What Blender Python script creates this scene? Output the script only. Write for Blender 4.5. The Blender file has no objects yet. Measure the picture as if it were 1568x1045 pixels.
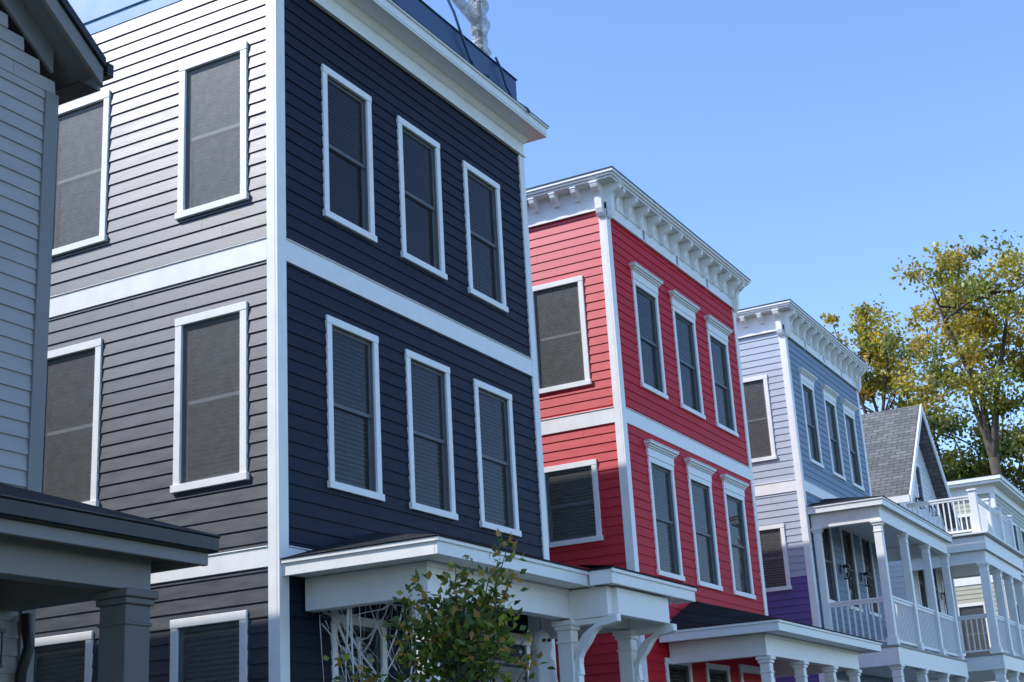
import bpy, math, random
import numpy as np
from mathutils import Vector, Matrix
random.seed(7)
scene=bpy.context.scene

# ------------------------------------------------------------------ materials
def nmat(name):
    m=bpy.data.materials.new(name);m.use_nodes=True
    return m,m.node_tree.nodes,m.node_tree.links
def paint(name,col,rough=.5,spec=.5,var=.08,bump=.15,scale=6.,stretch=(1,1,1),grain=60.,board=0.):
    m,n,l=nmat(name);b=n["Principled BSDF"]
    tc=n.new("ShaderNodeTexCoord");mp=n.new("ShaderNodeMapping");mp.inputs["Scale"].default_value=stretch
    l.new(tc.outputs["Object"],mp.inputs[0])
    nz=n.new("ShaderNodeTexNoise");nz.inputs["Scale"].default_value=scale;nz.inputs["Detail"].default_value=6
    l.new(mp.outputs[0],nz.inputs["Vector"])
    cr=n.new("ShaderNodeMapRange");cr.inputs["From Min"].default_value=.3;cr.inputs["From Max"].default_value=.7
    cr.inputs["To Min"].default_value=1-var;cr.inputs["To Max"].default_value=1+var
    l.new(nz.outputs[0],cr.inputs[0])
    mx=n.new("ShaderNodeVectorMath");mx.operation='SCALE';mx.inputs[0].default_value=col
    if board:   # each board a slightly different tone
        ge=n.new("ShaderNodeNewGeometry");bm_=n.new("ShaderNodeMapRange");bm_.inputs["To Min"].default_value=1-board;bm_.inputs["To Max"].default_value=1+board
        l.new(ge.outputs["Random Per Island"],bm_.inputs[0]);mu=n.new("ShaderNodeMath");mu.operation='MULTIPLY'
        l.new(cr.outputs[0],mu.inputs[0]);l.new(bm_.outputs[0],mu.inputs[1]);l.new(mu.outputs[0],mx.inputs["Scale"])
    else: l.new(cr.outputs[0],mx.inputs["Scale"])
    l.new(mx.outputs[0],b.inputs["Base Color"])
    rr=n.new("ShaderNodeMapRange");rr.inputs["From Min"].default_value=.3;rr.inputs["From Max"].default_value=.7
    rr.inputs["To Min"].default_value=rough-.05;rr.inputs["To Max"].default_value=rough+.05
    l.new(nz.outputs[0],rr.inputs[0]);l.new(rr.outputs[0],b.inputs["Roughness"])
    b.inputs["Specular IOR Level"].default_value=spec
    if bump:
        n2=n.new("ShaderNodeTexNoise");n2.inputs["Scale"].default_value=grain;n2.inputs["Detail"].default_value=4
        l.new(mp.outputs[0],n2.inputs["Vector"])
        bp=n.new("ShaderNodeBump");bp.inputs["Strength"].default_value=bump;bp.inputs["Distance"].default_value=.003
        l.new(n2.outputs[0],bp.inputs["Height"]);l.new(bp.outputs[0],b.inputs["Normal"])
    return m
ST=(1,1,5)
navy=paint("navy_siding_paint",(.0095,.0145,.031),.6,.18,.12,.2,3.,ST,25,.08)
navys=paint("navy_semigloss_sunlit_side",(.014,.020,.038),.44,1.0,.12,.2,3.,ST,25,.08)  # navy siding lightened and glossed up for sun glare on the side
red=paint("red_siding_paint",(.58,.011,.028),.6,.2,.05,.2,3.,ST,25,.03)
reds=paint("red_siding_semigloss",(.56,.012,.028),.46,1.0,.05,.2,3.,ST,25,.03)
blue=paint("steel_blue_siding_paint",(.23,.30,.405),.6,.2,.05,.2,3.,ST,25,.03)
blues=paint("steel_blue_semigloss_sunlit_side",(.40,.445,.52),.52,.7,.05,.2,3.,ST,25,.03)  # same blue siding, sunlight on the side wall put into a lighter colour
blueshade=paint("blue_siding_painted_shadow",(.14,.095,.29),.55,.4,.05,.2,3.,ST,25,.03)  # neighbour's cast shadow on the blue side wall, painted in as purple
grey=paint("grey_siding_paint",(.36,.35,.34),.55,.3,.06,.2,3.,ST,25,.03)
cream=paint("cream_siding_paint",(.46,.45,.36),.5,.4,.06,.2,3.,ST,25)
whitesid=paint("white_siding_paint",(.72,.73,.74),.5,.4,.05,.2,3.,ST,25)
trim=paint("white_trim_paint",(.86,.85,.83),.42,.45,.04,.12,5.,(1,1,1),40)
trimoff=paint("offwhite_porch_paint",(.82,.81,.78),.45,.4,.04,.12,5.,(1,1,1),40)
greytrim=paint("grey_trim_paint",(.20,.195,.19),.5,.4,.05,.12)
vinyl=paint("grey_window_sash",(.22,.25,.27),.45,.4,.05,.05)
black=paint("black_metal_gutter",(.010,.011,.013),.4,.4,.1,.1)
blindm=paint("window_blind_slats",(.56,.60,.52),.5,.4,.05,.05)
blindf=paint("window_blind_slats_shaded_front",(.22,.27,.29),.5,.4,.05,.05)  # same slats, shade of the front put into a darker colour
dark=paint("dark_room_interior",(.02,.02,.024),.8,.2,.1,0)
tarp=paint("blue_roof_membrane",(.020,.060,.15),.42,.6,.15,.6,4,(1,1,1),14)
tarps=paint("blue_parapet_sun_glare",(.10,.25,.42),.5,.6,.1,.2,4,(1,1,1),14)  # sun glare on the dark blue parapet side, painted as lighter blue
wood=paint("porch_floor_boards",(.30,.28,.26),.6,.3,.1,.3)
brick=paint("foundation_masonry",(.28,.22,.19),.85,.2,.2,.6,12)
bark=paint("tree_bark",(.085,.07,.055),.9,.2,.3,.9,5,(1,1,.4),20)
cloth=paint("ghost_white_cloth",(.75,.75,.75),.8,.2,.05,.5,5,(1,1,1),30)

def shingles(name,c1,c2,sx=1.):
    m,n,l=nmat(name);b=n["Principled BSDF"]
    tc=n.new("ShaderNodeTexCoord");mp=n.new("ShaderNodeMapping")
    l.new(tc.outputs["UV"],mp.inputs[0])
    br=n.new("ShaderNodeTexBrick");br.inputs["Scale"].default_value=1.;br.inputs["Brick Width"].default_value=.3;br.inputs["Row Height"].default_value=.14
    br.inputs["Mortar Size"].default_value=.008;br.inputs["Color1"].default_value=(*c1,1);br.inputs["Color2"].default_value=(*c2,1);br.inputs["Mortar"].default_value=(c1[0]*.4,c1[1]*.4,c1[2]*.4,1)
    l.new(mp.outputs[0],br.inputs["Vector"])
    nz=n.new("ShaderNodeTexNoise");nz.inputs["Scale"].default_value=70;l.new(tc.outputs["Object"],nz.inputs["Vector"])
    mx=n.new("ShaderNodeMixRGB");mx.blend_type='OVERLAY';mx.inputs[0].default_value=.6
    l.new(br.outputs[0],mx.inputs[1]);l.new(nz.outputs[0],mx.inputs[2]);l.new(mx.outputs[0],b.inputs["Base Color"])
    b.inputs["Roughness"].default_value=.9;b.inputs["Specular IOR Level"].default_value=.2
    bp=n.new("ShaderNodeBump");bp.inputs["Strength"].default_value=.8;bp.inputs["Distance"].default_value=.01
    ad=n.new("ShaderNodeMath");ad.operation='SUBTRACT';l.new(nz.outputs[0],ad.inputs[0]);l.new(br.outputs["Fac"],ad.inputs[1])
    l.new(ad.outputs[0],bp.inputs["Height"]);l.new(bp.outputs[0],b.inputs["Normal"])
    return m
shdark=shingles("dark_asphalt_shingles",(.016,.017,.021),(.030,.031,.036))
shgrey=shingles("grey_asphalt_shingles",(.12,.12,.12),(.19,.188,.185))

def glassmat():
    m,n,l=nmat("window_glass");n.clear()
    o=n.new("ShaderNodeOutputMaterial");mx=n.new("ShaderNodeMixShader");fr=n.new("ShaderNodeFresnel");fr.inputs[0].default_value=1.52
    t=n.new("ShaderNodeBsdfTransparent");t.inputs[0].default_value=(.78,.86,.86,1);g=n.new("ShaderNodeBsdfGlossy");g.inputs["Roughness"].default_value=.012
    nz=n.new("ShaderNodeTexNoise");nz.inputs["Scale"].default_value=1.6;bp=n.new("ShaderNodeBump");bp.inputs["Strength"].default_value=.12;bp.inputs["Distance"].default_value=.02
    tc=n.new("ShaderNodeTexCoord");l.new(tc.outputs["Object"],nz.inputs["Vector"]);l.new(nz.outputs[0],bp.inputs["Height"]);l.new(bp.outputs[0],g.inputs["Normal"])
    l.new(fr.outputs[0],mx.inputs[0]);l.new(t.outputs[0],mx.inputs[1]);l.new(g.outputs[0],mx.inputs[2]);l.new(mx.outputs[0],o.inputs[0]);return m
glass=glassmat()
def screenmat(name,base,spec,c0,c1):
    m,n,l=nmat(name);n.clear()
    o=n.new("ShaderNodeOutputMaterial");mx=n.new("ShaderNodeMixShader")
    t=n.new("ShaderNodeBsdfTransparent");g=n.new("ShaderNodeBsdfPrincipled");g.inputs["Base Color"].default_value=(base,base*1.03,base,1);g.inputs["Roughness"].default_value=.46
    g.inputs["Specular IOR Level"].default_value=spec
    tc=n.new("ShaderNodeTexCoord");nz=n.new("ShaderNodeTexNoise");nz.inputs["Scale"].default_value=9;nz.inputs["Detail"].default_value=7;nz.inputs["Roughness"].default_value=.7
    mr=n.new("ShaderNodeMapRange");mr.inputs["From Min"].default_value=.3;mr.inputs["From Max"].default_value=.7;mr.inputs["To Min"].default_value=c0;mr.inputs["To Max"].default_value=c1
    l.new(tc.outputs["Object"],nz.inputs["Vector"]);l.new(nz.outputs[0],mr.inputs[0]);l.new(mr.outputs[0],mx.inputs[0])
    l.new(t.outputs[0],mx.inputs[1]);l.new(g.outputs[0],mx.inputs[2]);l.new(mx.outputs[0],o.inputs[0]);return m
screen=screenmat("insect_screen_sunlit_side",.15,1.0,.34,.48)  # screen colour raised to carry the sunlit grey of the side windows
fscreen=screenmat("insect_screen_shaded_front",.015,.15,.22,.34)  # same screen, colour darkened for the shaded front windows
def plasticmat():
    m,n,l=nmat("clear_plastic_wrap");b=n["Principled BSDF"]
    b.inputs["Base Color"].default_value=(.7,.73,.75,1);b.inputs["Roughness"].default_value=.15;b.inputs["Alpha"].default_value=.5
    tc=n.new("ShaderNodeTexCoord");nz=n.new("ShaderNodeTexNoise");nz.inputs["Scale"].default_value=8;nz.inputs["Detail"].default_value=5
    nz.inputs["Distortion"].default_value=1.5
    l.new(tc.outputs["Object"],nz.inputs["Vector"]);bp=n.new("ShaderNodeBump");bp.inputs["Strength"].default_value=1;bp.inputs["Distance"].default_value=.15
    l.new(nz.outputs[0],bp.inputs["Height"]);l.new(bp.outputs[0],b.inputs["Normal"]);return m
plastic=plasticmat()
def leafmat(name):
    m,n,l=nmat(name);n.clear()
    o=n.new("ShaderNodeOutputMaterial");at=n.new("ShaderNodeAttribute");at.attribute_name="leafcol"
    p=n.new("ShaderNodeBsdfPrincipled");p.inputs["Roughness"].default_value=.45
    tr=n.new("ShaderNodeBsdfTranslucent");mx=n.new("ShaderNodeMixShader");mx.inputs[0].default_value=.4
    l.new(at.outputs["Color"],p.inputs["Base Color"])
    br=n.new("ShaderNodeMixRGB");br.blend_type='MULTIPLY';br.inputs[0].default_value=1;br.inputs[2].default_value=(1.6,1.5,.6,1)
    l.new(at.outputs["Color"],br.inputs[1]);l.new(br.outputs[0],tr.inputs[0])
    l.new(p.outputs[0],mx.inputs[1]);l.new(tr.outputs[0],mx.inputs[2]);l.new(mx.outputs[0],o.inputs[0]);return m
leafm=leafmat("leaves")

# ------------------------------------------------------------------ mesh helpers
class Acc:
    def __init__(s): s.v=[];s.f=[]
    def quad(s,*p):
        i=len(s.v);s.v+= [tuple(q) for q in p];s.f.append(tuple(range(i,i+len(p))))
    def box(s,x0,x1,y0,y1,z0,z1):
        if x1<x0:x0,x1=x1,x0
        if y1<y0:y0,y1=y1,y0
        if z1<z0:z0,z1=z1,z0
        i=len(s.v)
        s.v+=[(x0,y0,z0),(x1,y0,z0),(x1,y1,z0),(x0,y1,z0),(x0,y0,z1),(x1,y0,z1),(x1,y1,z1),(x0,y1,z1)]
        for f in ((3,2,1,0),(4,5,6,7),(0,1,5,4),(1,2,6,5),(2,3,7,6),(3,0,4,7)): s.f.append(tuple(i+k for k in f))
    def prism(s,prof,fn,a0,a1):
        n=len(prof);i=len(s.v)
        s.v+=[fn(a0,o,z) for o,z in prof]+[fn(a1,o,z) for o,z in prof]
        s.f.append(tuple(range(i,i+n)));s.f.append(tuple(range(i+2*n-1,i+n-1,-1)))
        for k in range(n):
            k2=(k+1)%n;s.f.append((i+k,i+k2,i+n+k2,i+n+k))
    def tube(s,pts,rads,seg=7):
        rings=[]
        for k,p in enumerate(pts):
            p=Vector(p)
            d=(Vector(pts[min(k+1,len(pts)-1)])-Vector(pts[max(k-1,0)])).normalized()
            a=d.orthogonal().normalized();b=d.cross(a)
            i=len(s.v);r=rads[k]
            for q in range(seg):
                t=2*math.pi*q/seg;s.v.append(tuple(p+a*math.cos(t)*r+b*math.sin(t)*r))
            rings.append(i)
        for k in range(len(rings)-1):
            for q in range(seg):
                q2=(q+1)%seg;s.f.append((rings[k]+q,rings[k]+q2,rings[k+1]+q2,rings[k+1]+q))
        s.f.append(tuple(rings[-1]+q for q in range(seg)))
    def build(s,name,mat,parent=None,bevel=0,uv=None,smooth=False,recalc=True):
        if not s.f: return None
        me=bpy.data.meshes.new(name);me.from_pydata(s.v,[],s.f);me.update()
        import bmesh
        if recalc:
            bm=bmesh.new();bm.from_mesh(me);bmesh.ops.recalc_face_normals(bm,faces=bm.faces);bm.to_mesh(me);bm.free()
        me.materials.append(mat)
        if uv:
            ul=me.uv_layers.new(name="UVMap")
            for lp in me.loops:
                ul.data[lp.index].uv=uv(me.vertices[lp.vertex_index].co,me.polygons)
        if smooth:
            for p in me.polygons:p.use_smooth=True
        ob=bpy.data.objects.new(name,me);scene.collection.objects.link(ob)
        if parent: ob.parent=parent
        if bevel:
            md=ob.modifiers.new("Bevel",'BEVEL');md.width=bevel;md.segments=1;md.limit_method='ANGLE'
        return ob
def empty(name):
    e=bpy.data.objects.new(name,None);scene.collection.objects.link(e);e.empty_display_size=.5;return e

class Face:
    def __init__(s,kind,pl): s.k=kind;s.p=pl
    def P(s,a,o,z):
        if s.k=='F': return (s.p+o,a,z)
        if s.k=='S': return (a,s.p-o,z)
        if s.k=='R': return (a,s.p+o,z)
        return (s.p-o,a,z)
    def box(s,m,a0,a1,o0,o1,z0,z1):
        p=s.P(a0,o0,z0);q=s.P(a1,o1,z1);m.box(p[0],q[0],p[1],q[1],p[2],q[2])
def siding(m,F,a0,a1,z0,z1,ops,ex=.14,seed=1):
    rnd=random.Random(seed)
    z=z0
    while z<z1-1e-4:
        zt=min(z+ex,z1);off=rnd.uniform(-.0008,.0008);tilt=rnd.uniform(.012,.014)
        fo=lambda zz:.003+off*.5+tilt*(1-(zz-z)/ex)
        cuts=sorted({z,zt}|{c for o in ops for c in (o[2],o[3]) if z<c<zt})
        for k in range(len(cuts)-1):
            c0,c1=cuts[k],cuts[k+1];mid=(c0+c1)/2
            iv=[(a0,a1)]
            for o in ops:
                if o[2]<mid<o[3]:
                    nv=[]
                    for (s,e) in iv:
                        if o[1]<=s or o[0]>=e: nv.append((s,e))
                        else:
                            if o[0]>s: nv.append((s,o[0]))
                            if o[1]<e: nv.append((o[1],e))
                    iv=nv
            for (s,e) in iv:
                js=[s]
                p=s+rnd.uniform(1.2,3.6)
                while p<e-.4: js.append(p);p+=rnd.uniform(2.4,3.66)
                js.append(e)
                for q in range(len(js)-1):
                    g0=js[q]+(.0012 if q else 0);g1=js[q+1]-(.0012 if q<len(js)-2 else 0)
                    w0=rnd.uniform(-.0004,.0004);w1=rnd.uniform(-.0004,.0004)
                    m.quad(F.P(g0,fo(c0)+w0,c0),F.P(g1,fo(c0)+w1,c0),F.P(g1,fo(c1),c1),F.P(g0,fo(c1),c1))
                    if k==0: m.quad(F.P(g0,0,c0),F.P(g1,0,c0),F.P(g1,fo(c0)+w1,c0),F.P(g0,fo(c0)+w0,c0))
        z=zt
TW=.085
def window(H,F,a0,a1,z0,z1,head=False,blind=1.,scr=True,seed=0,rnd=random):
    T=H['trim'];tp=.032
    F.box(T,a0,a0+TW,0,tp,z0+TW*.9,z1-TW);F.box(T,a1-TW,a1,0,tp,z0+TW*.9,z1-TW)
    F.box(T,a0-.004,a1+.004,0,tp+.004,z1-TW,z1)
    F.box(T,a0-.018,a1+.018,0,tp+.018,z0,z0+TW*.9)
    if head:
        F.box(T,a0-.015,a1+.015,0,.045,z1+.001,z1+.13)
        F.box(T,a0-.03,a1+.03,0,.065,z1+.131,z1+.155)
        F.box(T,a0-.05,a1+.05,0,.09,z1+.156,z1+.185)
        F.box(T,a0-.075,a1+.075,0,.12,z1+.186,z1+.22)
        F.box(T,a0-.085,a1+.085,0,.13,z1+.221,z1+.235)
    i0,i1,j0,j1=a0+TW,a1-TW,z0+TW*.9,z1-TW
    R=H['jamb'];d=-.16
    for (p,q) in (((i0,j0),(i0,j1)),((i0,j1),(i1,j1)),((i1,j1),(i1,j0)),((i1,j0),(i0,j0))):
        R.quad(F.P(p[0],.0,p[1]),F.P(q[0],.0,q[1]),F.P(q[0],d,q[1]),F.P(p[0],d,p[1]))
    S=H['sash'];w=.038;mid=(j0+j1)/2
    for (b,t,o) in ((mid-.02,j1,-.018),(j0,mid+.02,-.040)):
        F.box(S,i0+.002,i0+w,o-.02,o,b,t);F.box(S,i1-w,i1-.002,o-.02,o,b,t)
        F.box(S,i0+w,i1-w,o-.02,o,t-w,t);F.box(S,i0+w,i1-w,o-.02,o,b,b+w)
        tl=rnd.uniform(-.003,.003)
        H['glass'].quad(F.P(i0+w,o-.012+tl,b+w),F.P(i1-w,o-.012-tl,b+w),F.P(i1-w,o-.012-tl*.5,t-w),F.P(i0+w,o-.012+tl*.5,t-w))
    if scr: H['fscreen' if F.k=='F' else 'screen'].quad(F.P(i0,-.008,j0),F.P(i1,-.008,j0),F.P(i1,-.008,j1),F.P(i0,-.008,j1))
    if blind>0:
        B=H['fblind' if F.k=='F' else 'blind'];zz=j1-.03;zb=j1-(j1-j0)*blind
        while zz>zb+.02:
            j=rnd.uniform(-.004,.004)
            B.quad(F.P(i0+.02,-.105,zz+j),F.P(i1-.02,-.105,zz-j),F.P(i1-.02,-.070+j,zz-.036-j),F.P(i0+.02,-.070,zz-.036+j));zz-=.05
    return (i0,i1,j0,j1)
def newH(): return {k:Acc() for k in ('trim','jamb','sash','glass','screen','fscreen','blind','fblind','walls','swalls','shadewalls','core','found','roof','soffit','beam','posts','deck','rails','door','lantern','shing')}
def hroofuv(co,_): return (co.y*1.0+co.x*.0,math.hypot(co.x,co.z))
def finish(H,par,wallmat,trimm=trim,sashm=vinyl,jambm=vinyl,rooft=black,shing=shdark,side=None):
    for k,nm,mt,bv in (('trim','trim',trimm,.004),('jamb','window_jambs',jambm,0),('sash','window_sashes',sashm,0),
        ('blind','side_window_blinds',blindm,0),('fblind','front_window_blinds',blindf,0),('walls','siding_walls',wallmat,0),('swalls','side_siding_walls',side or wallmat,0),('shadewalls','shadow_tinted_lower_siding',blueshade,0),('core','interior',dark,0),
        ('found','foundation',brick,0),('roof','flat_roof',rooft,0),('soffit','porch_ceiling',trimoff,0),('beam','porch_fascia_and_beam',trimoff,.004),
        ('posts','porch_posts',trimoff,.006),('deck','porch_floor',wood,0),('rails','porch_railing',trimoff,0),('door','front_door',black,.004),('lantern','wall_lanterns',black,0)):
        H[k].build(nm,mt,par,bv)
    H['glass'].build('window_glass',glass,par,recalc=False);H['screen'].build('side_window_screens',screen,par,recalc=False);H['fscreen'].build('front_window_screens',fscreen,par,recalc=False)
    H['shing'].build('porch_shingle_roof',shing,par,0,hroofuv)
def bracket(m,F,a,w,zt,depth=.24,h=.36,o0=.045):
    D=depth;prof=[(o0,zt),(o0+D,zt),(o0+D,zt-.05),(o0+D*.93,zt-.09),(o0+D*.72,zt-.13),(o0+D*.5,zt-.16),(o0+D*.38,zt-.21),(o0+D*.36,zt-h*.75),(o0+D*.25,zt-h*.88),(o0+D*.12,zt-h*.97),(o0,zt-h)]
    m.prism(prof,F.P,a-w/2,a+w/2)
    F.box(m,a-w/2-.012,a+w/2+.012,o0,o0+D+.012,zt-.03,zt-.002)

DEPTH=12.
def rowhouse(name,y0,y1,dz,mat,cols,sidecols,heads,ornate,siderows,frz,lapseed,gwins=True,zfoot=.6,shadesplit=None):
    par=empty(name);H=newH();rnd=random.Random(lapseed)
    FF=Face('F',0);FS=Face('S',y0);FR=Face('R',y1);FB=Face('B',-DEPTH)
    rows=[(7.50+dz,9.31+dz),(4.57+dz,6.40+dz)]
    fo=[];so=[]
    for (a,b) in cols:
        for (r0,r1) in rows: fo.append(window(H,FF,a,b,r0,r1,heads,blind=rnd.choice([1,1,.95,.5]),rnd=rnd))
    if gwins:
        for (a,b) in cols[:2]: fo.append(window(H,FF,a,b,1.50,3.33,False,blind=.9,rnd=rnd))
        a,b=cols[2];FF.box(H['trim'],a-.1,a,0,.035,.9,3.25);FF.box(H['trim'],b,b+.1,0,.035,.9,3.25);FF.box(H['trim'],a-.12,b+.12,0,.045,3.251,3.38)
        FF.box(H['door'],a,b,-.06,.012,.92,3.05)
        for q in range(3): FF.box(H['door'],a+.12,b-.12,.0125,.025,1.1+q*.65,1.62+q*.65)
    for i,(a,b) in enumerate(sidecols):
        for (r0,r1) in siderows: so.append(window(H,FS,a,b,r0,r1,False,blind=1. if i<3 else .6,rnd=rnd))
    zf=frz+dz
    siding(H['walls'],FF,y0+.1,y1-.1,zfoot,zf,fo,seed=lapseed)
    zs0=zfoot
    if shadesplit:
        siding(H['shadewalls'],FS,-DEPTH,-.08,zfoot,shadesplit,so,seed=lapseed+1);zs0=shadesplit
    siding(H['swalls'],FS,-DEPTH,-.08,zs0,zf,so,seed=lapseed+1)
    siding(H['swalls'],FR,-DEPTH,-.08,zfoot,zf,[],seed=lapseed+2)
    siding(H['walls'],FB,y0,y1,zfoot,zf,[],seed=lapseed+3)
    T=H['trim']
    T.box(0,.032,y0-.032,y0+.115,zfoot,zf);T.box(-.105,-.0005,y0-.032,y0,zfoot,zf)
    T.box(0,.032,y1-.115,y1+.032,zfoot,zf);T.box(-.105,-.0005,y1,y1+.032,zfoot,zf)
    T.box(-DEPTH-.03,-DEPTH+.1,y0-.032,y0,zfoot,zf)
    for (b0,b1) in ((6.785+dz,7.015+dz),(3.715+dz*.5,3.90+dz*.5)):
        FF.box(T,y0+.1155,y1-.1155,0,.028,b0,b1);FS.box(T,-DEPTH+.1,-.1055,0,.028,b0,b1)
        FF.box(T,y0+.1155,y1-.1155,0,.045,b1,b1+.012);FS.box(T,-DEPTH+.1,-.1055,0,.040,b1,b1+.012)
        FR.box(T,-DEPTH+.1,-.1055,0,.028,b0,b1)
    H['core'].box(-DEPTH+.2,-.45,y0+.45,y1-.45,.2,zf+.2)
    H['found'].box(-DEPTH+.02,-.02,y0+.02,y1-.02,-.1,zfoot)
    return par,H,FF,FS,FR,zf
def posts(H,x,y,zb,zt,w=.15):
    P=H['posts'];h=w/2
    P.box(x-h,x+h,y-h,y+h,zb+.16,zt-.10)
    P.box(x-h-.025,x+h+.025,y-h-.025,y+h+.025,zb,zb+.16)
    P.box(x-h-.02,x+h+.02,y-h-.02,y+h+.02,zt-.10,zt-.055);P.box(x-h-.04,x+h+.04,y-h-.04,y+h+.04,zt-.055,zt)
    P.box(x-h-.012,x+h+.012,y-h-.012,y+h+.012,zt-.24,zt-.215)
def porch(H,y0,y1,xf,zt,zr,ys,x0=.035,zdeck=.9,hip=1.6,inset=.35,beamh=.31,fh=.15,roofs=True,pw=.15):
    B=H['beam']
    B.box(xf-.03,xf,y0,y1,zt-fh,zt);B.box(x0,xf-.0305,y0,y0+.03,zt-fh,zt);B.box(x0,xf-.0305,y1-.03,y1,zt-fh,zt)
    B.box(xf-.0005,xf+.02,y0-.02,y1+.02,zt-.035,zt+.004)
    B.box(x0,xf-.001,y0-.02,y0-.0005,zt-.035,zt+.004)
    H['soffit'].quad((x0,y0+.03,zt-fh+.02),(xf-.03,y0+.03,zt-fh+.02),(xf-.03,y1-.03,zt-fh+.02),(x0,y1-.03,zt-fh+.02))
    zb=zt-fh-beamh+.015;zu=zt-fh+.015
    B.box(xf-inset-.13,xf-inset+.02,y0+inset,y1-inset,zb,zu)
    B.box(x0,xf-inset-.1305,y0+inset,y0+inset+.15,zb,zu);B.box(x0,xf-inset-.1305,y1-inset-.15,y1-inset,zb,zu)
    B.box(xf-inset+.0205,xf-inset+.04,y0+inset-.02,y1-inset+.02,zu-.05,zu)
    for y in ys: posts(H,xf-inset-.055,y,zdeck,zb-.001,pw)
    if roofs:
        e=.03;S=H['shing'];z=zt+.012
        S.quad((x0-.03,y0+hip,zr),(x0-.03,y1-hip,zr),(xf+e,y1+e,z),(xf+e,y0-e,z))
        S.quad((x0-.03,y0+hip,zr),(xf+e,y0-e,z),(x0-.03,y0-e,z));S.quad((x0-.03,y1-hip,zr),(x0-.03,y1+e,z),(xf+e,y1+e,z))
        S.quad((x0-.03,y0-e,z-.006),(xf+e,y0-e,z-.006),(xf+e,y1+e,z-.006),(x0-.03,y1+e,z-.006))
        S.box(xf+e-.012,xf+e,y0-e,y1+e,z-.012,z+.006)
def deck(H,y0,y1,xf,z,th=.25):
    H['deck'].box(.04,xf,y0,y1,z-.04,z)
    H['beam'].box(xf-.06,xf-.02,y0+.02,y1-.02,z-.04-th,z-.0405);H['beam'].box(.04,xf-.0605,y0+.02,y0+.06,z-.04-th,z-.0405);H['beam'].box(.04,xf-.0605,y1-.06,y1-.02,z-.04-th,z-.0405)
    H['soffit'].quad((.04,y0+.06,z-th),(xf-.06,y0+.06,z-th),(xf-.06,y1-.06,z-th),(.04,y1-.06,z-th))
def rail(H,p0,p1,zb,h=.95):
    R=H['rails'];(xa,ya),(xb,yb)=p0,p1;L=math.hypot(xb-xa,yb-ya);alongy=abs(yb-ya)>abs(xb-xa)
    def bx(w,za,zc):
        if alongy: R.box(xa-w/2,xa+w/2,min(ya,yb),max(ya,yb),za,zc)
        else: R.box(min(xa,xb),max(xa,xb),ya-w/2,ya+w/2,za,zc)
    bx(.09,zb+h-.04,zb+h);bx(.05,zb+h-.10,zb+h-.0405);bx(.05,zb+.08,zb+.13)
    n=int(L/.12)
    for i in range(1,n):
        t=i/n;x=xa+(xb-xa)*t;y=ya+(yb-ya)*t
        R.box(x-.016,x+.016,y-.016,y+.016,zb+.1305,zb+h-.1005)
def lantern(H,F,a,z):
    L=H['lantern'];F.box(L,a-.05,a+.05,.033,.05,z-.02,z+.18);F.box(L,a-.015,a+.015,.05,.16,z+.14,z+.16)
    F.box(L,a-.07,a+.07,.09,.23,z+.10,z+.13);F.box(L,a-.04,a+.04,.12,.20,z+.13,z+.17)
    for da in (-.055,.045):
        for o in (.10,.21): F.box(L,a+da,a+da+.01,o,o+.01,z-.12,z+.10)
    F.box(L,a-.06,a+.06,.095,.225,z-.14,z-.12);F.box(L,a-.02,a+.02,.14,.18,z-.1,z)

# ------------------------------------------------------------------ NAVY HOUSE
NY0,NY1=0.,5.56
par,H,FF,FS,FR,zf=rowhouse("navy_blue_row_house",NY0,NY1,0,navy,[(.80,1.75),(2.32,3.27),(3.86,4.81)],
   [(-1.28,-.36),(-3.22,-2.29),(-6.2,-5.3),(-9.2,-8.3)],False,False,[(7.50,9.32),(4.58,6.40),(1.5,3.34)],10.0,11)
siding(H['swalls'],FS,-DEPTH,-.08,10.0,10.13,[],seed=3)
T=H['trim']
T.box(0,.034,NY0-.034,NY1+.034,zf+.0005,10.28)
T.box(.0345,.06,NY0-.034,NY1+.05,zf-.0,zf+.02)
T.box(-.105,-.0005,NY0-.034,NY0,zf,10.28);T.box(-DEPTH,-.0005,NY1,NY1+.034,zf,10.28)
T.prism([(.0345,10.2805),(.0345,10.20),(.06,10.21),(.10,10.25),(.12,10.2805)],FF.P,NY0-.03,NY1+.03)
T.box(-.3,.34,NY0-.034,NY1+.17,10.281,10.31)
T.box(.29,.345,NY0-.034,NY1+.175,10.3105,10.42);T.box(-.3,.2895,NY1+.12,NY1+.175,10.3105,10.42);T.box(-.3,.2895,NY0-.033,NY0+.02,10.3105,10.42)
T.box(.27,.37,NY0-.034,NY1+.20,10.4205,10.445)
H['roof'].box(-.3,.375,NY0-.034,NY1+.205,10.446,10.456)
H['roof'].box(-DEPTH,-.31,NY0+.03,NY1+.02,10.40,10.45)
pr=Acc();pr.box(-.02,.10,NY0+.02,5.36,10.457,11.08);pr.box(-DEPTH,-.0205,5.26,5.36,10.457,11.05);pr.box(-.04,.12,NY0,5.38,11.0805,11.10)
pr.build("roof_parapet_membrane",tarp,par,.008)
pr=Acc();pr.box(-DEPTH,-.1055,NY0-.012,NY0+.06,10.13,11.02);pr.box(-DEPTH,-.1055,NY0-.03,NY0+.08,10.30,10.325)
pr.build("sunlit_side_parapet",tarps,par,.008)
porch(H,0.,5.38,1.73,3.76,4.22,[.43])
B=H['beam'];px0,px1,qy0,qy1=1.7505,2.02,3.05,5.42
B.box(px1-.03,px1,qy0,qy1,3.61,3.765);B.box(px0,px1-.0305,qy0,qy0+.03,3.61,3.765);B.box(px0,px1-.0305,qy1-.03,qy1,3.61,3.765)
B.box(px1,px1+.02,qy0-.02,qy1+.02,3.73,3.77)
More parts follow.
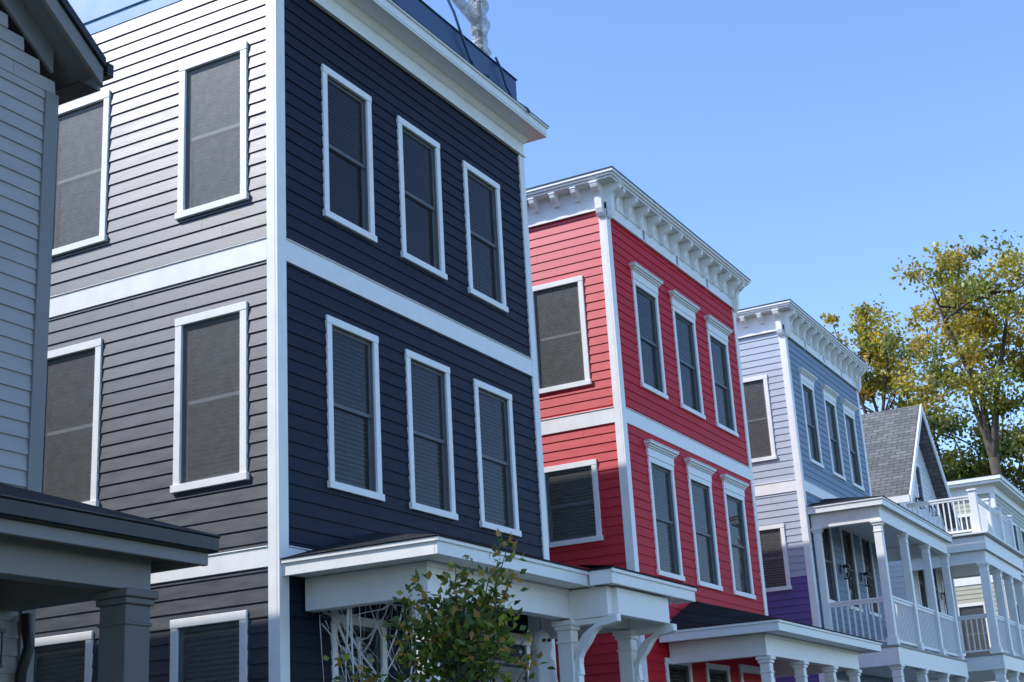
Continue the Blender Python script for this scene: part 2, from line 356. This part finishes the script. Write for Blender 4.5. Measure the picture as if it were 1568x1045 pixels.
B.box(1.4005,1.86,3.23,3.37,3.30,3.6145);B.box(1.4005,1.86,4.80,4.94,3.30,3.6145);B.box(1.8,1.92,3.3705,4.7995,3.32,3.6095)
H['soffit'].quad((px0,qy0+.03,3.63),(px1-.03,qy0+.03,3.63),(px1-.03,qy1-.03,3.63),(px0,qy1-.03,3.63))
S=H['shing'];S.quad((1.6,qy0-.03,3.85),(1.6,qy1+.03,3.85),(px1+.03,qy1+.03,3.785),(px1+.03,qy0-.03,3.785));S.box(1.7605,px1+.03,qy0-.03,qy1+.03,3.770,3.784)
for y in (3.30,4.87): posts(H,1.33,y,.9,3.299,.17)
def archbracket(m,y,w,xa,za,xb,zb):
    n=14;P=[]
    for i in range(n+1):
        t=i/n*math.pi/2;cx=xa+(xb-xa)*(1-math.cos(t));cz=za+(zb-za)*math.sin(t)
        nx,nz=(math.cos(t)*(zb-za),-math.sin(t)*(xb-xa));q=math.hypot(nx,nz)+1e-6;th=.04+.014*math.cos(9*t)
        P.append((cx,cz,nx/q*th,nz/q*th))
    pro=[(a+c,b+d) for a,b,c,d in P]+[(a-c,b-d) for a,b,c,d in reversed(P)]
    m.prism(pro,Face('F',0).P,y-w/2,y+w/2)
    Face('F',0).box(m,y-w/2-.01,y+w/2+.01,xa-.02,xa+.035,za-.10,za+.04)
for y in (3.30,4.87):
    archbracket(H['posts'],y,.11,1.43,2.72,1.95,3.28);Face('F',0).box(H['posts'],y-.05,y+.05,1.416,1.94,3.235,3.2995)
deck(H,.1,5.3,1.6,.9,.3)
for k in range(5): H['deck'].box(1.6+.28*k,1.88+.28*k,3.4,4.8,0,.74-.16*k+.0)
rail(H,(1.35,.5),(1.35,3.2),.9)
lantern(H,FF,3.6,2.7)
finish(H,par,navy,side=navys)

# ------------------------------------------------------------------ RED / BLUE HOUSES
def ornate_cornice(H,y0,y1,zf,FF,FS,FR,npan=4,perpan=3):
    T=H['trim'];z0=zf+.0005;zs=zf+.40;zt=zf+.52;ov=.30
    T.box(0,.044,y0-.044,y1+.044,z0+.1,zs);T.box(-DEPTH,-.0005,y0-.044,y0,z0,zs);T.box(-DEPTH,-.0005,y1,y1+.044,z0,zs)
    L=(y1-y0);pw=L/npan
    for i in range(npan):
        a=y0+pw*i;FF.box(T,a+.05,a+pw-.05,.0,.0435,z0-.10,z0+.0995)
        FF.box(T,a+.03,a+pw-.03,.0445,.062,z0-.115,z0-.085)
        FF.box(T,a+.10,a+pw-.10,.0445,.058,z0+.09,z0+.12)
        for j in range(perpan):
            bracket(T,FF,a+pw*(j+.5)/perpan,.085,zs-.002,.22,.34)
    for yy in (y0+.03,y1-.03): bracket(T,FF,yy,.12,zs-.002,.24,.56)
    bracket(T,FS,-.05,.12,zs-.002,.22,.54)
    x=-.42
    while x>-DEPTH+.3: bracket(T,FS,x,.085,zs-.002,.20,.20);x-=.37
    FS.box(T,-DEPTH,-.12,.0445,.06,z0-.012,z0+.02)
    T.box(-DEPTH-.2,ov-.05,y0-ov+.05,y1+ov-.05,zs,zs+.035)
    T.box(-DEPTH-.2,ov-.02,y0-ov+.02,y1+ov-.02,zs+.0355,zs+.075)
    T.box(-DEPTH-.2,ov+.01,y0-ov-.01,y1+ov+.01,zs+.0755,zt)
    H['roof'].box(-DEPTH-.2,ov+.02,y0-ov-.02,y1+ov+.02,zt+.0005,zt+.018)
    H['roof'].box(-DEPTH,-1.2,y0+.2,y1-.2,zt+.0185,zt+.22)
RY0,RY1=8.37,14.17
par,H,FF,FS,FR,zf=rowhouse("red_row_house",RY0,RY1,-.03,red,[(9.21,10.22),(10.86,11.90),(12.52,13.55)],
   [(-1.42,-.46),(-3.9,-3.0),(-7,-6.1)],True,True,[(7.41,9.18),(5.02,6.25)],10.22,31)
ornate_cornice(H,RY0,RY1,zf,FF,FS,FR)
porch(H,9.0,14.62,1.86,3.68,4.28,[9.5,11.1,12.7,14.15])
deck(H,9.1,14.4,1.7,.9,.3);rail(H,(1.45,9.5),(1.45,12.7),.9)
lantern(H,FF,12.2,2.7)
finish(H,par,red,side=reds)
BY0,BY1=17.36,23.0
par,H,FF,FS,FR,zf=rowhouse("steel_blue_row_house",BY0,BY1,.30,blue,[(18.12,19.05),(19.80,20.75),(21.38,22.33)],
   [(-1.40,-.46),(-3.9,-3.0),(-7,-6.1)],True,True,[(7.80,9.62),(5.12,6.46)],10.22,51,shadesplit=.6+.14*34)
ornate_cornice(H,BY0,BY1,zf,FF,FS,FR)
porch(H,17.45,23.9,1.56,6.74,7.12,[],hip=1.4,inset=.14,beamh=.30)
for y in (17.66,19.7,21.75,23.69):
    posts(H,1.36,y,3.86,6.32,.16);posts(H,1.36,y,.9,3.50,.18)
posts(H,.12,17.66,3.86,6.32,.14)
deck(H,17.45,23.9,1.5,3.86,.34);deck(H,17.45,23.9,1.5,.9,.3)
rail(H,(.18,17.66),(1.28,17.66),3.86)
for a,b in ((17.76,19.6),(19.8,21.65),(21.85,23.6)): rail(H,(1.36,a),(1.36,b),3.86,.98);rail(H,(1.36,a),(1.36,b),.9,.9)
rail(H,(.18,23.69),(1.28,23.69),3.86)
for a in (19.42,21.05): lantern(H,FF,a,5.6)
finish(H,par,blue,side=blues)

# ------------------------------------------------------------------ WHITE GABLED HOUSE
par=empty("white_gabled_house");H=newH();gy0,gy1=25.9,31.3;gm=(gy0+gy1)/2;FF=Face('F',0);FS=Face('S',gy0);FR=Face('R',gy1)
ez=8.35;az=11.05
ops=[]
for a,b in ((26.7,27.6),(29.6,30.5)):
    for r in ((5.3,7.),(1.5,3.3)): ops.append(window(H,FF,a,b,*r))
ops.append(window(H,FF,gm-.38,gm+.38,8.35,9.55))
ops.append(window(H,FF,28.1,29.1,4.3,6.9,blind=0))
siding(H['walls'],FF,gy0+.1,gy1-.1,.6,ez-.1,ops)
zz=ez-.1
while zz<az-.35:
    k=(zz-ez+.1)/(az-ez);hw=(gy1-gy0)/2*(1-k)
    siding(H['walls'],FF,gm-hw+.05,gm+hw-.05,zz,zz+.14,[o for o in ops if o[3]>8.3]);zz+=.14
so=[window(H,FS,-2.2,-1.3,5.3,7.)]
siding(H['walls'],FS,-9,-.08,.6,ez-.2,so);siding(H['walls'],FR,-9,-.08,.6,ez-.2,[])
T=H['trim'];T.box(0,.03,gy0-.03,gy0+.11,.6,ez-.2);T.box(-.1,-.0005,gy0-.03,gy0,.6,ez-.2);T.box(0,.03,gy1-.11,gy1+.03,.6,ez-.2)
H['core'].box(-8.6,-.4,gy0+.4,gy1-.4,.2,ez-.2);H['found'].box(-9,-.02,gy0+.02,gy1-.02,-.1,.6)
ovx=.38;oy=.28;sl=(az-ez)/(gm-gy0);zl=ez-oy*sl
RA=Acc()
for s in (-1,1):
    ye=gm+s*(gm-gy0+oy)
    for dz_,ex in ((.0,0),(-.12,0)):
        RA.quad((ovx,gm,az+.12+dz_),(-9.3,gm,az+.12+dz_),(-9.3,ye,zl+.12+dz_),(ovx,ye,zl+.12+dz_))
    i=len(T.v)
    for xo in (ovx-.03,ovx+.015):
        T.v+=[(xo,gm,az+.135),(xo,ye,zl+.135),(xo,ye,zl-.09),(xo,gm,az-.09)]
    T.f+=[(i,i+1,i+2,i+3),(i+4,i+5,i+6,i+7),(i,i+1,i+5,i+4),(i+2,i+3,i+7,i+6),(i+1,i+2,i+6,i+5)]
    T.box(-9.3,ovx-.031,ye-.02,ye+.02,zl-.07,zl+.11)
def guv(co,_): return (co.x,co.z*1.41)
RA.build("shingle_roof",shgrey,par,0,guv)
for (z,th) in ((7.0,.34),(4.1,.34),(.9,.3)): deck(H,25.85,31.3,2.0,z,th)
H['beam'].box(.04,2.09,25.76,31.4,7.0005,7.05);H['beam'].box(1.72,1.9,26.0,31.15,6.32,6.65);H['beam'].box(.04,1.7195,26.0,26.15,6.32,6.65)
for y in (26.08,27.8,29.4,31.06): posts(H,1.81,y,4.1,6.319,.2);posts(H,1.81,y,.9,3.72,.22)
for (z) in (7.05,4.1):
    rail(H,(.15,26.08),(1.7,26.08),z,.98)
    for a,b in ((26.2,27.7),(27.9,29.3),(29.5,30.96)): rail(H,(1.81,a),(1.81,b),z,.98)
for y in (26.08,27.8,29.4,31.06): H['posts'].box(1.72,1.9,y-.09,y+.09,7.0505,8.12);H['posts'].box(1.69,1.93,y-.12,y+.12,8.121,8.17)
for a in (27.85,29.35): lantern(H,FF,a,8.3);lantern(H,FF,a,5.9)
finish(H,par,whitesid)

# ------------------------------------------------------------------ CREAM HOUSE
par=empty("cream_row_house");H=newH();cy0,cy1=34.3,40.2;xs=1.0
FF=Face('F',xs);FS=Face('S',cy0);FR=Face('R',cy1);ops=[]
for a,b in ((35.0,35.95),(36.7,37.65),(38.4,39.35)):
    for r in ((7.2,8.9),(4.4,6.2),(1.5,3.3)): ops.append(window(H,FF,a,b,*r))
so=[window(H,FS,-.6,.3,7.3,8.9),window(H,FS,-.6,.3,4.4,6.2)]
siding(H['walls'],FF,cy0+.1,cy1-.1,.6,9.45,ops);siding(H['walls'],FS,-10,xs-.08,.6,9.45,so);siding(H['walls'],FR,-10,xs-.08,.6,9.45,[])
T=H['trim'];T.box(xs,xs+.03,cy0-.03,cy0+.11,.6,9.45);T.box(xs-.1,xs-.0005,cy0-.03,cy0,.6,9.45)
T.box(-10,xs+.04,cy0-.04,cy1+.04,9.451,9.72);T.box(-10.2,xs+.3,cy0-.3,cy1+.3,9.7205,9.80);T.box(-10.2,xs+.35,cy0-.35,cy1+.35,9.8005,9.92)
H['roof'].box(-10.2,xs+.36,cy0-.36,cy1+.36,9.9205,9.94)
for b0 in (6.75,3.8): FF.box(T,cy0+.11,cy1-.11,0,.028,b0,b0+.22);FS.box(T,-10,xs-.105,0,.028,b0,b0+.22)
H['core'].box(-9.6,xs-.45,cy0+.45,cy1-.45,.2,9.4);H['found'].box(-10,xs-.02,cy0+.02,cy1-.02,-.1,.6)
finish(H,par,cream)

# ------------------------------------------------------------------ GREY GABLED HOUSE (left)
par=empty("grey_gabled_house");H=newH();ly1=-3.0;ly0=-9.2;lm=(ly0+ly1)/2;sl=.71
FF=Face('F',0);FR=Face('R',ly1);FS=Face('S',ly0)
ez=7.30;az=ez+(ly1-lm)*sl
ops=[window(H,FF,-7.9,-6.95,4.57,6.4),window(H,FF,-6.2,-5.3,4.57,6.4),window(H,FF,-7.9,-6.95,1.5,3.2)]
siding(H['walls'],FF,ly0+.1,ly1-.1,.6,ez,ops,.125)
zz=ez
while zz<az-.2:
    hw=(ly1-ly0)/2*(1-(zz-ez)/(az-ez));siding(H['walls'],FF,lm-hw,lm+hw,zz,zz+.125,[],.125);zz+=.125
siding(H['walls'],FR,-11,-.08,.6,ez+.1,[]);siding(H['walls'],FS,-11,-.08,.6,ez+.1,[])
G=Acc();G.box(0,.03,ly1-.11,ly1+.03,.6,ez+.0);G.box(-.1,-.0005,ly1,ly1+.03,.6,ez);G.box(0,.03,ly0-.03,ly0+.11,.6,ez)
H['core'].box(-10.6,-.4,ly0+.4,ly1-.4,.2,ez);H['found'].box(-11,-.02,ly0+.02,ly1-.02,-.1,.6)
ovx=.30;oy=.25;zl=ez-oy*sl+.42;RA=Acc();BR=Acc()
azr=zl+(ly1+oy-lm)*sl
for s in (-1,1):
    ye=lm+s*(ly1-lm+oy)
    RA.quad((ovx+.02,lm,azr+.10),(-11.3,lm,azr+.10),(-11.3,ye,zl+.10),(ovx+.02,ye,zl+.10))
    G.quad((ovx,lm,azr-.05),(-11.3,lm,azr-.05),(-11.3,ye,zl-.05),(ovx,ye,zl-.05))
    for (A,xa,xb,t0,t1) in ((G,ovx-.04,ovx,.03,-.13),(BR,ovx-.03,ovx+.03,.12,.032),(G,.0,.034,-.052,-.28)):
        i=len(A.v)
        for xo in (xa,xb): A.v+=[(xo,lm,azr+t0),(xo,ye if xa>.1 else ye-s*.3,(zl if xa>.1 else zl+.3*sl)+t0),(xo,ye if xa>.1 else ye-s*.3,(zl if xa>.1 else zl+.3*sl)+t1),(xo,lm,azr+t1)]
        A.f+=[(i,i+1,i+2,i+3),(i+4,i+5,i+6,i+7),(i,i+1,i+5,i+4),(i+2,i+3,i+7,i+6),(i+1,i+2,i+6,i+5)]
    G.box(-11.3,ovx-.0405,ye-.015,ye+.015,zl-.16,zl+.06)
    BR.box(-11.3,ovx+.03,ye+.016 if s>0 else ye-.09,ye+.09 if s>0 else ye-.016,zl-.03,zl+.09)
    yw=ly1 if s>0 else ly0
    BR.box(-11.3,ovx-.0405,min(yw,ye)+.031*(s>0),max(yw,ye)-.0155,zl-.175,zl-.161)
G.build("rake_and_corner_trim",greytrim,par,.003);BR.build("black_gutters_and_roof_edge",black,par,.004);RA.build("shingle_roof",shdark,par,0,guv)
y0,y1,xf,zt=-9.1,-2.80,1.55,3.43
bk=Acc();bk.box(xf-.06,xf+.05,y0,y1+.02,zt-.11,zt);bk.box(.04,xf-.0605,y1-.09,y1+.02,zt-.11,zt)
bk.box(xf-.05,xf+.06,y0,y1+.03,zt-.012,zt+.014)
bk.build("porch_gutter",black,par,.012)
S=H['shing'];S.quad((.0,y0+1.4,4.0),(.0,y1-1.4,4.0),(xf+.02,y1,zt+.02),(xf+.02,y0,zt+.02));S.quad((0,y1-1.4,4.),(xf+.02,y1,zt+.02),(0,y1,zt+.02))
H['soffit'].quad((.04,y0,zt-.14),(xf-.06,y0,zt-.14),(xf-.06,y1-.05,zt-.14),(.04,y1-.05,zt-.14))
B=H['beam'];B.box(xf-.065,xf-.02,y0,y1-.02,zt-.20,zt-.1105);B.box(.04,xf-.0655,y1-.10,y1-.05,zt-.20,zt-.1105)
B.box(1.12,1.30,y0+.3,y1-.35,3.04,3.30);B.box(.04,1.1195,y1-.53,y1-.35,3.04,3.30)
for y in (y1-.50,-5.6,-8.6): posts(H,1.21,y,.9,3.039,.24)
deck(H,y0,y1-.1,1.45,.9,.3);rail(H,(1.21,-5.4),(1.21,-3.5),.9)
dp=Acc();dp.tube([(.09,-3.12,3.02),(.10,-3.12,2.9),(.14,-3.13,2.78),(.07,-3.13,2.6),(.06,-3.13,.3)],[.04]*5,8)
dp.build("downspout",black,par,0,None,True)
lantern(H,FF,-3.5,2.75)
finish(H,par,grey,greytrim,vinyl,vinyl)
pg=paint("porch_grey_paint",(.13,.125,.12),.55,.3,.05,.12)
for o in par.children:
    if o.name.startswith(("porch_posts","porch_ceiling","porch_railing")): o.data.materials[0]=pg
    if o.name.startswith("porch_fascia"): o.data.materials[0]=greytrim

# ------------------------------------------------------------------ plastic wrapped pole on navy roof
par=empty("plastic_wrapped_roof_pole")
A=Acc();rr=random.Random(4);pts=[];rd=[]
for i in range(60):
    z=10.95+i*.04;pts.append((-.05+.03*math.sin(i*.9),4.62+.03*math.cos(i*.7),z));rd.append(.110+.035*math.sin(i*1.9)+rr.uniform(-.018,.018)-(.03 if i<3 else 0))
A.tube(pts,rd,18);A.build("plastic_wrapped_column",plastic,par)
A=Acc();A.tube([(-.05,4.62,10.9),(-.05,4.62,13.3)],[.05,.05],10);A.build("pole",greytrim,par,0,None,True)
A=Acc()
for i in range(9):
    t=i/8;p=(-.1,3.4+1.15*t,11.95-.25*t)
    A.tube([p,(p[0]+rr.uniform(-.05,.1),p[1]+rr.uniform(-.15,.15),p[2]+rr.uniform(.15,.5))],[.03,.004],5)
A.tube([(-.1,3.1,12.1),(-.08,3.9,11.86),(-.06,4.6,11.66)],[.06,.08,.07],9);A.build("wrapped_arm",plastic,par,0,None,True)
A=Acc();A.tube([(.13,4.72,11.15),(.16,4.80,11.0),(.15,4.95,10.8),(.20,5.05,10.62),(.38,5.1,10.45),(.40,5.12,10.40)],[.018]*6,6)
A.tube([(.0,3.55,11.7),(.13,3.62,11.3),(.16,3.75,11.0),(.14,3.95,10.8),(.2,4.0,10.6),(.39,4.0,10.46)],[.02]*6,6);A.build("cables",tarp,par,0,None,True)

# ------------------------------------------------------------------ halloween decorations
def ghost(x,y,z,h,w,sd):
    A=Acc();n=36;rows=26;idx=[]
    for r in range(rows):
        t=r/(rows-1)
        rad=w*(math.sqrt(max(0,1-(1-min(t/.16,1))**2))*.45) if t<.16 else w*(.45-.10*math.sin(min(1,(t-.16)/.12)*math.pi)+.55*((t-.16)/.84)**1.2)
        row=[]
        for k in range(n):
            a=2*math.pi*k/n;f=1+.22*t*math.sin(5*a+sd)+.10*t*math.sin(11*a+2*sd)
            row.append(len(A.v));A.v.append((x+rad*f*math.cos(a),y+rad*f*math.sin(a),z-h*t+(.06*math.sin(4*a+sd) if r==rows-1 else 0)))
        idx.append(row)
    for r in range(rows-1):
        for k in range(n): A.f.append((idx[r][k],idx[r][(k+1)%n],idx[r+1][(k+1)%n],idx[r+1][k]))
    return A
g=empty("hanging_ghost_decoration");ghost(.95,3.42,3.26,1.3,.26,2).build("ghost_sheet",cloth,g,0,None,True)
A=Acc();A.tube([(.95,3.42,3.25),(.95,3.42,3.63)],[.004,.004],5);A.build("string",black,g)
A=Acc()
for dx,dy in ((.075,-.085),(.115,-.03)): A.tube([(.95+dx*.8,3.42+dy*.8,3.13),(.95+dx*1.15,3.42+dy*1.15,3.13)],[.022,.018],8)
A.build("eyes",black,g)
A=Acc();rw=random.Random(9)
anch=[(.5,.62,3.5),(.1,.7,3.3),(.9,.75,3.5),(.08,1.0,3.1),(.05,1.7,3.4),(.6,1.3,3.5),(.1,.7,2.3),(.1,1.3,2.2),(.9,.9,2.3),(.4,.6,2.2),(.1,2.1,2.6),(.9,1.9,3.4)]
for i in range(70):
    p,q=rw.sample(anch,2);p=Vector(p)+Vector([rw.uniform(-.12,.12) for _ in range(3)]);q=Vector(q)+Vector([rw.uniform(-.12,.12) for _ in range(3)])
    m=(p+q)/2+Vector((rw.uniform(-.05,.05),rw.uniform(-.05,.05),-rw.uniform(.05,.30)));m1=(p+m)/2+Vector((0,0,-.05));m2=(q+m)/2+Vector((0,0,-.05));r=rw.choice([.001,.001,.003,.007,.010]);A.tube([p,m1,m,m2,q],[r*2,r,r*.6,r,r*2],4)
A.build("cobweb_decoration",cloth)

# ------------------------------------------------------------------ trees
def leaves(name,par,C,D,L,W,cols,rng):
    n=len(C)
    D=D/np.linalg.norm(D,axis=1,keepdims=True);R=rng.normal(size=(n,3));S=np.cross(D,R);S/=np.linalg.norm(S,axis=1,keepdims=True)
    N=np.cross(D,S);V=np.empty((n,4,3))
    V[:,0]=C;V[:,2]=C+D*L[:,None];V[:,1]=C+D*L[:,None]*.45+S*W[:,None]+N*W[:,None]*.3;V[:,3]=C+D*L[:,None]*.45-S*W[:,None]+N*W[:,None]*.3
    me=bpy.data.meshes.new(name);me.vertices.add(4*n);me.vertices.foreach_set("co",V.ravel())
    base=(np.arange(n)*4)[:,None];F=np.concatenate([base+[0,1,2],base+[0,2,3]],axis=1).ravel()
    me.loops.add(6*n);me.loops.foreach_set("vertex_index",F.astype(np.int32))
    me.polygons.add(2*n);me.polygons.foreach_set("loop_start",(np.arange(2*n)*3).astype(np.int32));me.polygons.foreach_set("loop_total",np.full(2*n,3,np.int32))
    me.update(calc_edges=True)
    at=me.attributes.new("leafcol",'FLOAT_COLOR','FACE');c=np.ones((2*n,4));c[:,:3]=np.repeat(cols,2,axis=0);at.data.foreach_set("color",c.ravel().astype(np.float32))
    me.materials.append(leafm);ob=bpy.data.objects.new(name,me);scene.collection.objects.link(ob);ob.parent=par
def tree(name,base,fork,cc,cr,nl,nclump,lpc,ls,pal,seed,tr=.28,clr=.55,sub=3):
    par=empty(name);rng=np.random.default_rng(seed);A=Acc();base=np.array(base,float);fork=np.array(fork,float);cc=np.array(cc,float);cr=np.array(cr,float)
    m=(base+fork)/2+rng.normal(size=3)*[.12,.12,0]*tr*3
    A.tube([base,m,fork],[tr,tr*.8,tr*.62],9)
    tips=[]
    lead=[]
    for i in range(3):
        ph=2*math.pi*i/3+rng.uniform(-.5,.5);top=cc+cr*np.array([math.cos(ph)*.45,math.sin(ph)*.45,.55+.25*rng.random()])
        a=fork;c1=a+(top-a)*.35+rng.normal(size=3)*.06*cr;c2=a+(top-a)*.7+rng.normal(size=3)*.07*cr
        A.tube([a,c1,c2,top],[tr*.5,tr*.38,tr*.24,tr*.05],7);lead.append((a,c1,c2,top));tips.append(top)
    for i in range(nl):
        a,c1,c2,top=lead[i%3];t=rng.uniform(.12,.95);P=[a,c1,c2,top];q=t*3;j=min(int(q),2);st=P[j]+(P[j+1]-P[j])*(q-j)
        ph=2*math.pi*i/nl+rng.uniform(-.5,.5);zz=rng.uniform(-.8,.9) if t>.3 else rng.uniform(-.85,.1);rr_=rng.uniform(.7,1.)
        tgt=cc+cr*np.array([math.cos(ph)*rr_*math.sqrt(max(.1,1-zz*zz)),math.sin(ph)*rr_*math.sqrt(max(.1,1-zz*zz)),zz*.95])
        L=np.linalg.norm(tgt-st);k1=st+(tgt-st)*.35+rng.normal(size=3)*.07*L+[0,0,.06*L];k2=st+(tgt-st)*.7+rng.normal(size=3)*.07*L
        r0=tr*rng.uniform(.14,.26);A.tube([st,k1,k2,tgt],[r0,r0*.7,r0*.4,r0*.12],6);tips+= [tgt,k2,(k2+tgt)/2]
        for k in range(sub):
            s2=[k1,k2,(k1+k2)/2][k%3];t2=s2+(rng.normal(size=3)*.26+[0,0,.08])*cr
            md=(s2+t2)/2+rng.normal(size=3)*.05*cr;A.tube([s2,md,t2],[r0*.45,r0*.28,r0*.08],5);tips.append(t2);tips.append((md+t2)/2)
            for j in range(2):
                t3=md+(rng.normal(size=3)*.16+[0,0,.03])*cr;A.tube([md,t3],[r0*.2,r0*.05],4);tips.append(t3)
    A.build("trunk_and_limbs",bark,par,0,None,True)
    tips=np.array(tips)
    q=(tips-cc)/cr;rad=np.linalg.norm(q,axis=1);k=rad>1.02;tips[k]=cc+(q[k]/rad[k][:,None])*cr*1.0
    C=[];D=[];col=[]
    for k in range(nclump):
        if k<len(tips): c=tips[k]
        else:
            b=tips[rng.integers(len(tips))];c=b+rng.normal(size=3)*clr*1.1
        nn=int(lpc*rng.uniform(.4,1.5));r=clr*rng.uniform(.5,1.2)
        p=rng.normal(size=(nn,3))*[r*.62,r*.62,r*.40]+c;C.append(p)
        D.append(rng.normal(size=(nn,3))+[0,0,-.4]);b=pal[rng.integers(len(pal))]
        cc_=np.array(b)*rng.uniform(.7,1.3)
        col.append(np.clip(cc_*(1+rng.normal(size=(nn,1))*.22),.003,.8))
    C=np.concatenate(C);n=len(C);leaves("foliage",par,C,np.concatenate(D),ls*rng.uniform(.7,1.3,n),ls*.36*rng.uniform(.7,1.3,n),np.concatenate(col),rng)
aut=[(.42,.33,.06),(.32,.29,.06),(.20,.22,.05),(.44,.31,.06),(.15,.18,.045),(.27,.25,.055)]
grn=[(.12,.16,.04),(.17,.19,.05),(.24,.22,.05),(.09,.13,.035)]
tree("deciduous_tree",(-1.0,50,0),(-1.25,50,13.6),(-1.2,50,19.3),(4.3,4.3,3.7),15,190,72,.20,aut,3,.34,.66)
tree("deciduous_tree",(-6.6,54,0),(-6.8,54,15.0),(-7.0,54,19.8),(2.9,2.9,3.2),11,105,75,.20,aut,5,.22,.55)
tree("deciduous_tree",(3.9,52,0),(3.7,52,13.0),(3.4,52,18.6),(3.2,3.2,4.6),12,125,72,.20,aut,8,.28,.62)
tree("deciduous_tree",(-3.8,60,0),(-3.8,60,10),(-3.8,60,16.2),(4.6,4,2.8),12,130,90,.23,grn,12,.28,.75)
tree("deciduous_tree",(2.0,62,0),(2.0,62,10),(2.4,62,16.2),(5.,4,3.2),12,130,90,.23,grn,15,.28,.75)
par=empty("young_street_tree");rng=np.random.default_rng(21);A=Acc();bx,by=2.74,-1.50
A.tube([(bx,by,0),(bx+.02,by,1.2),(bx,by+.02,2.3),(bx+.03,by,2.75)],[.035,.03,.024,.012],8)
C=[];D=[];col=[];tw=[]
tg=[(-.42,-.10,2.98),(-.34,.05,3.12),(-.18,-.05,2.95),(.0,.08,3.26),(.10,.05,3.05),(.26,.22,3.18),(.42,.27,3.40),(.30,.1,2.95),(.46,.2,3.10),(-.50,-.1,2.80),(-.3,0,2.6),(.15,.1,2.6),(.47,.2,2.78),(-.9,-.35,2.58),(.6,.2,2.52),(-.1,-.1,2.7),(.05,-.15,2.85),(-.70,-.25,2.45),(-.05,.3,3.0),(.35,-.1,2.8),(-.45,.2,2.9),(-.2,.1,2.75),(.25,0,2.7),(-.4,-.1,2.65),(.0,.1,2.9),(.2,.2,2.95),(-.3,.1,2.85),(.1,-.1,2.65),(.38,.1,2.62)]
for (dx,dy,z) in tg:
    e=np.array([bx+dx*.9,by+dy*.9,z]);s=np.array([bx,by,min(2.6,z-.35-rng.uniform(0,.2))]);m=(s+e)/2+np.array([dx*.15,dy*.15,-.03])
    A.tube([s,m,e],[.010,.007,.002],5)
    for k in range(58):
        t=rng.uniform(.35,1.02);p=(1-t)**2*s+2*t*(1-t)*m+t*t*e;spread=.095*(1.25-t)+.02
        C.append(p+rng.normal(size=3)*spread);d=(e-s)/np.linalg.norm(e-s);D.append(d*.5+rng.normal(size=3)*.7+[0,0,-.25])
        tipc=t>.82 and rng.random()<.5
        col.append(np.array((.36,.22,.05) if tipc else [(.08,.14,.025),(.12,.19,.035),(.05,.09,.02),(.22,.26,.045)][rng.integers(4)])*rng.uniform(.7,1.3))
A.build("trunk_and_branches",bark,par,0,None,True);n=len(C);leaves("foliage",par,np.array(C),np.array(D),rng.uniform(.06,.10,n),rng.uniform(.018,.029,n),np.array(col),rng)

# ------------------------------------------------------------------ ground
def sheet(name,x0,x1,y0,y1,z,mat):
    A=Acc();A.quad((x0,y0,z),(x1,y0,z),(x1,y1,z),(x0,y1,z));return A.build(name,mat)
grass=paint("lawn_grass",(.07,.10,.03),.9,.2,.35,.8,3,(1,1,1),30);asph=paint("asphalt",(.05,.05,.052),.85,.3,.2,.5,4,(1,1,1),120)
conc=paint("concrete",(.36,.35,.33),.8,.3,.12,.4,3,(1,1,1),60);yel=paint("road_marking_paint",(.6,.45,.06),.7,.3,.1,.2)
sheet("ground",-600,600,-600,900,0,grass)
A=Acc();A.box(4.0,5.5,-60,150,-.05,.03);[A.box(2.0 if k else 2.75,4.0,y-.6,y+.6,-.05,.026) for k,y in enumerate((4.1,12.5,21.5,29,37))];A.build("sidewalk",conc)
A=Acc();A.box(6.9,7.1,-60,150,-.05,.125);A.box(16.9,17.1,-60,150,-.05,.125);A.build("kerb",conc)
sheet("road",7.1,16.9,-60,150,.004,asph)
A=Acc()
for k in range(-10,25): A.quad((11.95,k*6,.008),(12.07,k*6,.008),(12.07,k*6+3,.008),(11.95,k*6+3,.008))
A.build("road_markings",yel)

# ------------------------------------------------------------------ light
az_=math.radians(54);el=math.atan(1.66*math.cos(az_))
sd=Vector((-math.sin(az_)*math.cos(el),-math.cos(az_)*math.cos(el),math.sin(el)))
L=bpy.data.lights.new("sun",'SUN');L.energy=5.;L.angle=math.radians(.53);L.color=(1,.965,.92)
lo=bpy.data.objects.new("sun",L);scene.collection.objects.link(lo);lo.rotation_euler=sd.to_track_quat('Z','Y').to_euler();lo.location=sd*60
w=bpy.data.worlds.new("World");scene.world=w;w.use_nodes=True;n=w.node_tree.nodes;l=w.node_tree.links
sk=n.new("ShaderNodeTexSky");sk.sky_type='NISHITA';sk.sun_disc=False;sk.sun_elevation=el;sk.sun_rotation=math.pi+az_
sk.air_density=1.;sk.dust_density=.4;sk.ozone_density=1.6
gn=n.new("ShaderNodeVectorMath");gn.operation='MULTIPLY';gn.inputs[1].default_value=(1.52,1.72,2.08)
l.new(sk.outputs[0],gn.inputs[0]);l.new(gn.outputs[0],n["Background"].inputs[0]);n["Background"].inputs[1].default_value=.15
scene.view_settings.view_transform='Standard';scene.view_settings.look='None';scene.view_settings.exposure=0

# ------------------------------------------------------------------ camera
yaw,pit,rol=.47998,.30525,-.0586
fw=Vector((-math.sin(yaw)*math.cos(pit),math.cos(yaw)*math.cos(pit),math.sin(pit)))
r0=fw.cross(Vector((0,0,1))).normalized();u0=r0.cross(fw)
r=r0*math.cos(rol)+u0*math.sin(rol);u=-r0*math.sin(rol)+u0*math.cos(rol)
cd=bpy.data.cameras.new("camera");cd.lens=50;cd.sensor_width=36;cd.clip_end=3000;cd.clip_start=.1
co=bpy.data.objects.new("camera",cd);scene.collection.objects.link(co)
M=Matrix((r,u,-fw)).transposed().to_4x4();M.translation=Vector((8.1504,-10.6911,1.6));co.matrix_world=M
scene.camera=co
